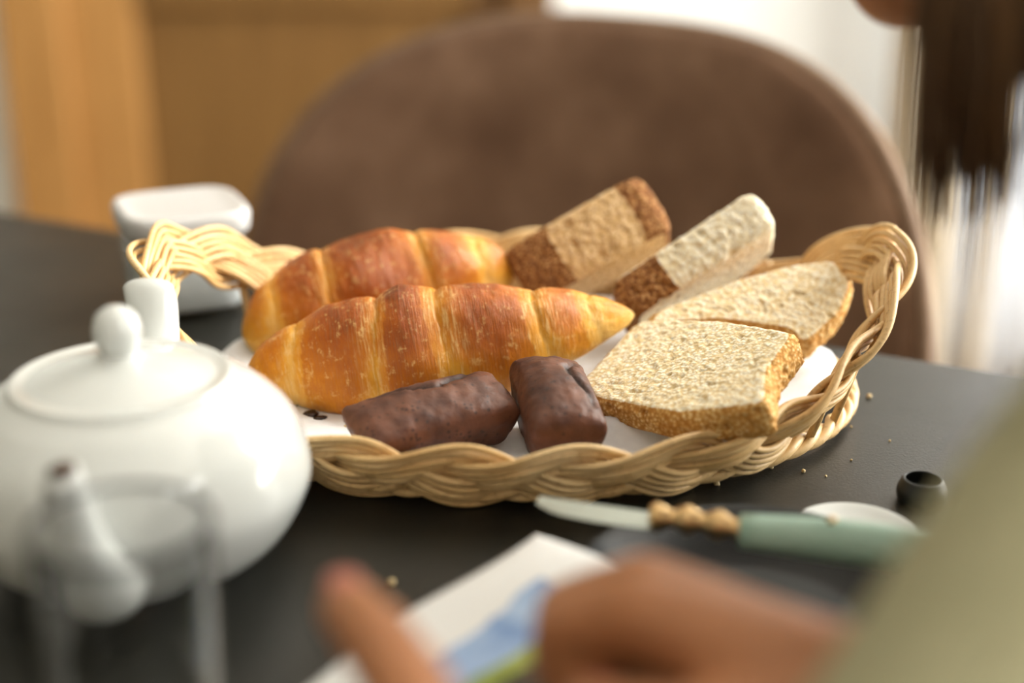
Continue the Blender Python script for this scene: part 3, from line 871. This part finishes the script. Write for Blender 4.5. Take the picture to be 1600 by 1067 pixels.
# ------------------------------------------------------------------ sugar jar
JP = P(278, 492, z=0); JP.y += .022; JP.x = -0.168; JP.y = .700
jar = empty('storage_jar', 'square glass jar of sugar with a white plastic lid', 'jar', JP, math.radians(24))
def rsq(prof, n=64, e=4.5):
    V, F = [], []
    for r, z in prof:
        for k in range(n):
            a = 2 * PI * k / n; c, s = math.cos(a), math.sin(a)
            V.append((r * math.copysign(abs(c) ** (2 / e), c), r * math.copysign(abs(s) ** (2 / e), s), z))
    for i in range(len(prof) - 1):
        for k in range(n):
            l = (k + 1) % n; F.append((i * n + k, i * n + l, (i + 1) * n + l, (i + 1) * n + k))
    F.append(tuple(range(n))[::-1]); F.append(tuple((len(prof) - 1) * n + k for k in range(n)))
    return V, [], F
obj('glass_body', rsq([(.026, 0), (.0285, .002), (.029, .006), (.0295, .047), (.0278, .047), (.0272, .007), (.025, .004)]), M['glass'], jar)
obj('sugar_fill', rsq([(.0245, .0045), (.0265, .007), (.0270, .026), (.0262, .0285), (.015, .030)]), M['sugar'], jar)
obj('lid', rsq([(.0300, .043), (.0312, .045), (.0318, .0520), (.0308, .0545), (.0290, .0552), (.0268, .0544), (.020, .0542)]), M['plastic'], jar)

# ------------------------------------------------------------------ drinking glass in the foreground
GP = Vector((-0.0905, 0.294, T))
gl = obj('drinking_glass', lathe(spline([(.0, .0), (.0165, .0), (.0185, .002), (.0190, .010), (.0203, .050), (.0212, .081), (.0207, .0825), (.0200, .081), (.0190, .050), (.0176, .012), (.016, .007), (.0, .0065)], 4), 72, False), M['tumbler'])
gl.location = GP; tag(gl, 'clear empty drinking glass in front of the teapot spout', 'glass')

# ------------------------------------------------------------------ black plate, knife, dishes
pp = Vector((0.075, 0.379, T))
plate = obj('side_plate', lathe(spline([(0, .0), (.034, .0), (.038, .003), (.050, .010), (.0580, .0150), (.0588, .0162), (.0572, .0164), (.049, .0125), (.038, .0060), (.030, .0045), (0, .0045)], 5), 80, False), M['black'])
plate.location = pp; tag(plate, 'small round black plate under the green-handled knife', 'plate')
wp = Vector((0.1185, 0.4400, T))
wd = obj('saucer', lathe(spline([(0, 0), (.012, 0), (.0135, .002), (.0185, .0035), (.0215, .0045), (.0212, .0056), (.0190, .0052), (.012, .0035), (0, .0032)], 5), 64, False), M['porcelain'])
wd.location = wp; tag(wd, 'small white porcelain saucer behind the green knife handle', 'saucer')
dp = obj('dark_pot', lathe(spline([(0, 0), (.012, 0), (.0145, .004), (.0150, .012), (.0130, .019), (.0118, .022), (.0105, .022), (.0115, .018), (.0125, .006), (0, .005)], 5), 48, False), M['darkclay'])
dp.location = Vector((0.151, 0.474, T)); dp.scale = (.6, .6, .40); tag(dp, 'tiny dark round pot on the table behind the white saucer', 'pot')

k0 = P(838, 786, z=.0246); k1 = P(1420, 870, z=.0246)
kd = (k1 - k0).normalized(); kl = (k1 - k0).length
knife = empty('table_knife', 'table knife with pale green handle lying across the black plate', 'knife', k0, math.atan2(kd.y, kd.x))
V, F = [], []
bl = spline([(0.0, .0005), (.008, .0052), (.020, .0068), (.036, .0066), (.040, .0055)], 5)
m = len(bl)
for x, w in bl:
    V += [(x, -w, .0), (x, .0035, .0009), (x, .0035, -.0009), (x, -w, -.0002)]
for i in range(m - 1):
    for k in range(4): F.append((i * 4 + k, i * 4 + (k + 1) % 4, i * 4 + 4 + (k + 1) % 4, i * 4 + 4 + k))
F.append((0, 1, 2, 3)); F.append(tuple((m - 1) * 4 + k for k in (3, 2, 1, 0)))
obj('blade', (V, [], F), M['steel'], knife, smooth=False)
obj('bolster', ellip_tube([(0, 0, 0, 0, 0)] * 0 or [(0, 0, 0, 0, 0)], 4) if False else tube_data([(x, .0015 * math.sin((x - .038) / .03 * PI), .001) for x in [.038 + .03 * i / 12 for i in range(13)]], [.0040 + .0012 * math.sin(i * 1.6) for i in range(13)], 14), M['brass'], knife)
hx = [.067 + .11 * i / 20 for i in range(21)]
obj('handle', tube_data([(x, .003 * math.sin((x - .067) / .11 * PI * 1.3), .0005) for x in hx], [.0048 + .0026 * math.sin(min(1, (x - .067) / .11 + .1) * PI * .8) for x in hx], 16), M['green'], knife)
obj('rivet', tube_data([(.095, .0022, .0068), (.095, .0022, .0085)], .0013, 10), M['brass'], knife)

# ------------------------------------------------------------------ packet held between the hands
A_ = P(838, 836, z=.025); B_ = P(470, 1072, z=.017)
C2 = P(905, 880, y=.322)
ex = (B_ - A_); prp = Vector((-ex.y, ex.x, 0)).normalized()
if prp.x < 0: prp = -prp
frm = frame3(A_, ex, prp)
if frm.col[2].z < 0: pass
V, F = [], []; nx, ny = 30, 22; LX, LY = ex.length + .004, .066
for s in (1, -1):
    for j in range(ny + 1):
        for i in range(nx + 1):
            u, v = i / nx, j / ny
            puff = .0032 * (max(0, (1 - (2 * u - 1) ** 4) * (1 - (2 * v - 1) ** 4))) ** .7 + .0003
            x = LX * u; y = LY * v
            if i == 0: y += .0008 * (j % 2)
            V.append((x, y + .002 * math.sin(u * 7), s * puff + .0015 * math.sin(u * 5 + v * 4)))
row = nx + 1; lay = row * (ny + 1)
for j in range(ny):
    for i in range(nx):
        a = j * row + i; F.append((a, a + 1, a + row + 1, a + row)); F.append((lay + a + row, lay + a + row + 1, lay + a + 1, lay + a))
bd = [i for i in range(row)] + [j * row + nx for j in range(1, ny + 1)] + [ny * row + i for i in range(nx - 1, -1, -1)] + [j * row for j in range(ny - 1, 0, -1)]
for k in range(len(bd)):
    a, b = bd[k], bd[(k + 1) % len(bd)]; F.append((b, a, lay + a, lay + b))
pk = obj('printed_sachet', (V, [], F), M['packet']); pk.matrix_world = frm
tag(pk, 'white paper sachet printed with a blue and green landscape, held in the hands', 'sachet')

# ------------------------------------------------------------------ the person
FW = Vector((-.85, .53, 0)).normalized(); RT = Vector((FW.y, -FW.x, 0)); UP = Vector((0, 0, 1))
def tv(x, y, z): return Vector((x, y, z + T))
person = empty('person', 'person in an olive sweater with long brown hair opening a sachet', 'person', (0.44, 0.30, 0))
def capsule(bm, p, q, r0, r1, seg=14):
    """closed tapered capsule between two joints"""
    d = q - p; L = d.length
    if L < 1e-6: d = Vector((0, 0, 1)); L = 1e-6
    ez = d.normalized(); ex = ez.orthogonal().normalized(); ey = ez.cross(ex)
    rings = []
    for k in range(1, 6): a = -PI / 2 + PI / 2 * k / 5; rings.append((r0 * math.sin(a), r0 * math.cos(a)))
    for k in range(1, 4): rings.append((L * k / 4, r0 + (r1 - r0) * k / 4))
    for k in range(0, 5): a = PI / 2 * k / 5; rings.append((L + r1 * math.sin(a), r1 * math.cos(a)))
    vs = []
    lo = bm.verts.new(p - ez * r0); hi = bm.verts.new(q + ez * r1)
    for h, r in rings:
        vs.append([bm.verts.new(p + ez * h + (ex * math.cos(2 * PI * k / seg) + ey * math.sin(2 * PI * k / seg)) * r) for k in range(seg)])
    for k in range(seg):
        l = (k + 1) % seg
        bm.faces.new((lo, vs[0][l], vs[0][k])); bm.faces.new((hi, vs[-1][k], vs[-1][l]))
        for a, b in zip(vs, vs[1:]): bm.faces.new((a[k], a[l], b[l], b[k]))
def chain(bm, pts, rad):
    for (p, q, a, b) in zip(pts, pts[1:], rad, rad[1:]): capsule(bm, p, q, a, b)
def fused(name, bm, mat, voxel, smooth_it, parent):
    o = obj(name, bm, mat, parent)
    o.matrix_parent_inverse = Matrix.Translation(parent.location).inverted()
    r = o.modifiers.new('fuse', 'REMESH'); r.mode = 'VOXEL'; r.voxel_size = voxel; r.use_smooth_shade = True
    s = o.modifiers.new('soften', 'SMOOTH'); s.iterations = smooth_it; s.factor = .5
    return o
shL, shR = tv(.220, .278, .200), tv(.368, .52, .195)
elL, elR = tv(.120, .240, .096), tv(.335, .365, .035)
wrL, wrR = tv(.016, .128, .034), P(1370, 1112, y=.262)
neck = (shL + shR) / 2 + UP * .03 + FW * .01
hips = tv(.445, .305, -.205)
headc = tv(.148, .440, .287)
tilt = 0.0
hF = (FW * .96 - UP * .22).normalized(); hR = RT; hU = hR.cross(hF).normalized()
bm = bmesh.new()
chain(bm, [hips, hips.lerp(neck, .35), hips.lerp(neck, .7), neck - UP * .03], [.085, .078, .084, .066])
for sgn, sh, el, wr in ((-1, shL, elL, wrL), (1, shR, elR, wrR)):
    chain(bm, [neck - UP * .03, sh], [.055, .038]); chain(bm, [sh, sh.lerp(el, .5), el], [.040, .034, .028])
    chain(bm, [el, el.lerp(wr, .35), el.lerp(wr, .8), wr], [.028, .029, .021, .0195])
    hp_ = hips + RT * sgn * .065; kn = hips + FW * .34 + RT * sgn * .075 - UP * .03; an = Vector((kn.x, kn.y, .07)) - FW * .05
    chain(bm, [hp_, hp_.lerp(kn, .5), kn], [.072, .066, .048]); chain(bm, [kn, kn.lerp(an, .35), an], [.046, .044, .028])
    chain(bm, [an - UP * .02, an + FW * .14 - UP * .045], [.030, .022])
chain(bm, [neck - UP * .02, headc - hF * .035 - hU * .03], [.045, .044])
# head: cranium, jaw, chin, nose, ears
def hd_(f, r, u): return headc + hF * f + hR * r + hU * u
def ball(bm, c, rx, ry, rz):
    g = bmesh.ops.create_uvsphere(bm, u_segments=28, v_segments=18, radius=1)
    for v in g['verts']: v.co = c + hF * v.co.x * rx + hR * v.co.y * ry + hU * v.co.z * rz
ball(bm, hd_(-.012, 0, .028), .088, .072, .082)
ball(bm, hd_(.018, 0, -.025), .062, .056, .070)
chain(bm, [hd_(.050, 0, -.085), hd_(.044, 0, -.07)], [.019, .028])
for sg in (-1, 1):
    chain(bm, [hd_(.050, 0, -.080), hd_(.0, sg * .045, -.055), hd_(-.02, sg * .052, -.01)], [.020, .022, .022])
    ball(bm, hd_(.045, sg * .032, -.025), .030, .024, .024)
    ball(bm, hd_(-.012, sg * .072, -.008), .013, .006, .024)
chain(bm, [hd_(.074, 0, .008), hd_(.090, 0, -.022)], [.008, .0105])
for sg in (-1, 1): ball(bm, hd_(.083, sg * .009, -.024), .008, .0065, .006)
chain(bm, [hd_(.072, -.016, -.050), hd_(.079, 0, -.049), hd_(.072, .016, -.050)], [.004, .0062, .004])
# hands
def hand(bm, wr, palm, fingers, thumb):
    for kn in palm: chain(bm, [wr, wr.lerp(kn, .55), kn], [.0165, .0125, .0100])
    for f, r in fingers: chain(bm, f, r)
    chain(bm, thumb, [.0135, .0120, .0095, .0082])
FR = [.0098, .0088, .0080, .0070]
kR = [P(1000, 962, y=.280), P(1008, 925, y=.296), P(1052, 945, y=.308), P(1108, 978, y=.318)]
fR = [([kR[0], P(886, 985, y=.290), P(880, 1045, y=.288), P(930, 1085, y=.280)], FR),
      ([kR[1], P(890, 958, y=.306), P(880, 1010, y=.304), P(925, 1050, y=.298)], FR),
      ([kR[2], P(945, 960, y=.320), P(925, 1010, y=.318), P(965, 1050, y=.312)], [q * .95 for q in FR]),
      ([kR[3], P(1020, 980, y=.330), P(1000, 1020, y=.328), P(1030, 1050, y=.322)], [q * .85 for q in FR])]
hand(bm, wrR, kR, fR, [P(1300, 1140, y=.256), P(1180, 1150, y=.252), P(1050, 1145, y=.252), P(930, 1120, y=.262)])
kL = [tv(-.008, .206, .0550), tv(-.025, .208, .0570), tv(-.041, .204, .0540), tv(-.055, .196, .048)]
fL = [([kL[0], P(648, 1090, y=.246), P(585, 995, y=.266), P(543, 950, y=.280)], [.0098, .0092, .0084, .0074]),
      ([kL[1], tv(-.0310, 0.2310, .0520), tv(-.0290, 0.2310, .0390), tv(-.0240, 0.2190, .0350)], FR),
      ([kL[2], tv(-.0470, 0.2250, .0460), tv(-.0440, 0.2230, .0340), tv(-.0390, 0.2120, .0310)], [q * .95 for q in FR]),
      ([kL[3], tv(-.0600, 0.2130, .0390), tv(-.0560, 0.2100, .0290), tv(-.0510, 0.2010, .0270)], [q * .85 for q in FR])]
hand(bm, wrL, kL, fL, [tv(.012, .152, .040), tv(.026, .180, .040), tv(.022, .204, .041), tv(.010, .224, .044)])
body = fused('body', bm, M['skin'], .0026, 4, person)
# face details and nails
def small(name, c, rx, ry, rz, mat, par):
    b = bmesh.new(); ball(b, c, rx, ry, rz); o = obj(name, b, mat, par)
    return o
def under(o):
    o.parent = person; o.matrix_parent_inverse = Matrix.Translation(person.location).inverted(); return o
for sg in (-1, 1):
    under(small('eye', hd_(.0685, sg * .031, .0), .011, .013, .0085, M['eye'], None))
    under(small('iris', hd_(.0765, sg * .030, -.001), .0035, .0055, .0055, M['iris'], None))
    under(small('eyebrow', hd_(.076, sg * .031, .022), .004, .017, .0028, M['hair'], None))
under(small('lips', hd_(.0795, 0, -.0500), .005, .018, .0045, M['lip'], None))
for tip_, prev_ in [(f[-1], f[-2]) for f, r in fR[:2]] + [(fL[0][0][-1], fL[0][0][-2])]:
    d = (tip_ - prev_).normalized(); nrm = (UP - d * UP.dot(d)).normalized(); sd = d.cross(nrm)
    b = bmesh.new(); g = bmesh.ops.create_uvsphere(b, u_segments=14, v_segments=8, radius=1)
    for v in g['verts']: v.co = tip_ + nrm * .0064 + d * (.001 + v.co.x * .0050) + sd * v.co.y * .0042 + nrm * v.co.z * .0011
    under(obj('fingernail', b, M['lip']))
# clothes
bm = bmesh.new()
chain(bm, [hips - UP * .01, hips.lerp(neck, .35), hips.lerp(neck, .7), neck - UP * .03], [.102, .095, .099, .078])
for sh, el, wr in ((shL, elL, wrL), (shR, elR, wrR)):
    chain(bm, [neck - UP * .03, sh], [.068, .052]); chain(bm, [sh, sh.lerp(el, .5), el], [.054, .048, .042])
    cuff = .70 if wr is wrR else .86
    chain(bm, [el, el.lerp(wr, cuff * .5), el.lerp(wr, cuff)], [.042, .038, .029])
fused('sweater', bm, M['olive'], .004, 6, person)
bm = bmesh.new()
for sgn in (-1, 1):
    hp_ = hips + RT * sgn * .065; kn = hips + FW * .34 + RT * sgn * .075 - UP * .03; an = Vector((kn.x, kn.y, .07)) - FW * .05
    chain(bm, [hips + UP * .02, hp_], [.096, .088]); chain(bm, [hp_, hp_.lerp(kn, .5), kn], [.085, .077, .058])
    chain(bm, [kn, kn.lerp(an, .35), an + UP * .03], [.057, .054, .044])
fused('trousers', bm, M['jean'], .005, 6, person)
for sgn in (-1, 1):
    kn = hips + FW * .34 + RT * sgn * .075 - UP * .03; an = Vector((kn.x, kn.y, .07)) - FW * .05
    bm = bmesh.new(); chain(bm, [an - UP * .032 - FW * .02, an + FW * .09 - UP * .035, an + FW * .15 - UP * .042], [.038, .034, .026])
    fused('shoe', bm, M['shoe'], .004, 4, person)
# hair: cap of overlapping locks plus long strands falling on the near side and the back
hs, tips = [], []
rnd = random.Random(11)
def lock(root, mid, end, r, wob, n=16):
    pts = []; ph = rnd.random() * 6; ax = Vector((rnd.uniform(-1, 1), rnd.uniform(-1, 1), 0))
    for i in range(n + 1):
        t = i / n
        p = root * (1 - t) ** 2 + mid * 2 * t * (1 - t) + end * t * t
        pts.append(p + ax * wob * math.sin(t * 5 + ph) * t)
    rr = [r * (.75 + .5 * math.sin(PI * min(1, t / n + .15))) * (1 - (t / n) ** 3 * .9) for t in range(n + 1)]
    return tube_data(pts, rr, 6)
def scalp(az, el, k=1.06):
    """point on the skull; az 0 = face, +-pi/2 = sides, pi = back; el from 0 (ear level) to pi/2 (crown)"""
    return hd_(-.012 + .088 * k * math.cos(az) * math.cos(el), .072 * k * math.sin(az) * math.cos(el), .028 + .082 * k * math.sin(el))
for i in range(1000):                                 # cap and lengths, parted in the middle, tucked behind the jaw
    sd = -1 if rnd.random() < .68 else 1
    az = sd * rnd.uniform(.15, PI)
    root = scalp(sd * rnd.uniform(.02, .35) if rnd.random() < .6 else az, rnd.uniform(1.0, 1.5))
    az2 = sd * max(abs(az), rnd.uniform(1.52, 1.75))
    mid = scalp(az2, .35, 1.30)
    e = scalp(az2, -.2, rnd.uniform(1.06, 1.30)); e.z = T + rnd.uniform(.135, .205)
    (hs if rnd.random() < .94 else tips).append(lock(root, mid, e, rnd.uniform(.0030, .0052), .004))
for i in range(130):                                  # thin lighter ends on the near side
    az = -rnd.uniform(1.5, 2.6)
    root = scalp(az, rnd.uniform(-.2, .3), 1.1)
    e = scalp(az, -.2, rnd.uniform(1.05, 1.35)); e.z = T + rnd.uniform(.118, .165)
    (hs if rnd.random() < .5 else tips).append(lock(root, (root + e) / 2 - RT * .008, e, rnd.uniform(.0007, .0016), .006))
hair = under(obj('hair', merge(hs), M['hair'])); hair['kind'] = 'stuff'
ht = under(obj('hair_highlights', merge(tips), M['hair_tip'])); ht['kind'] = 'stuff'
# the chair the person sits on
seat_at = hips - UP * 0
pc = build_chair((hips.x - FW.x * .20, hips.y - FW.y * .20, 0), math.atan2(FW.y, FW.x) + PI / 2, 'taupe suede dining chair under the seated person')
pc.scale = (1, 1, .91)
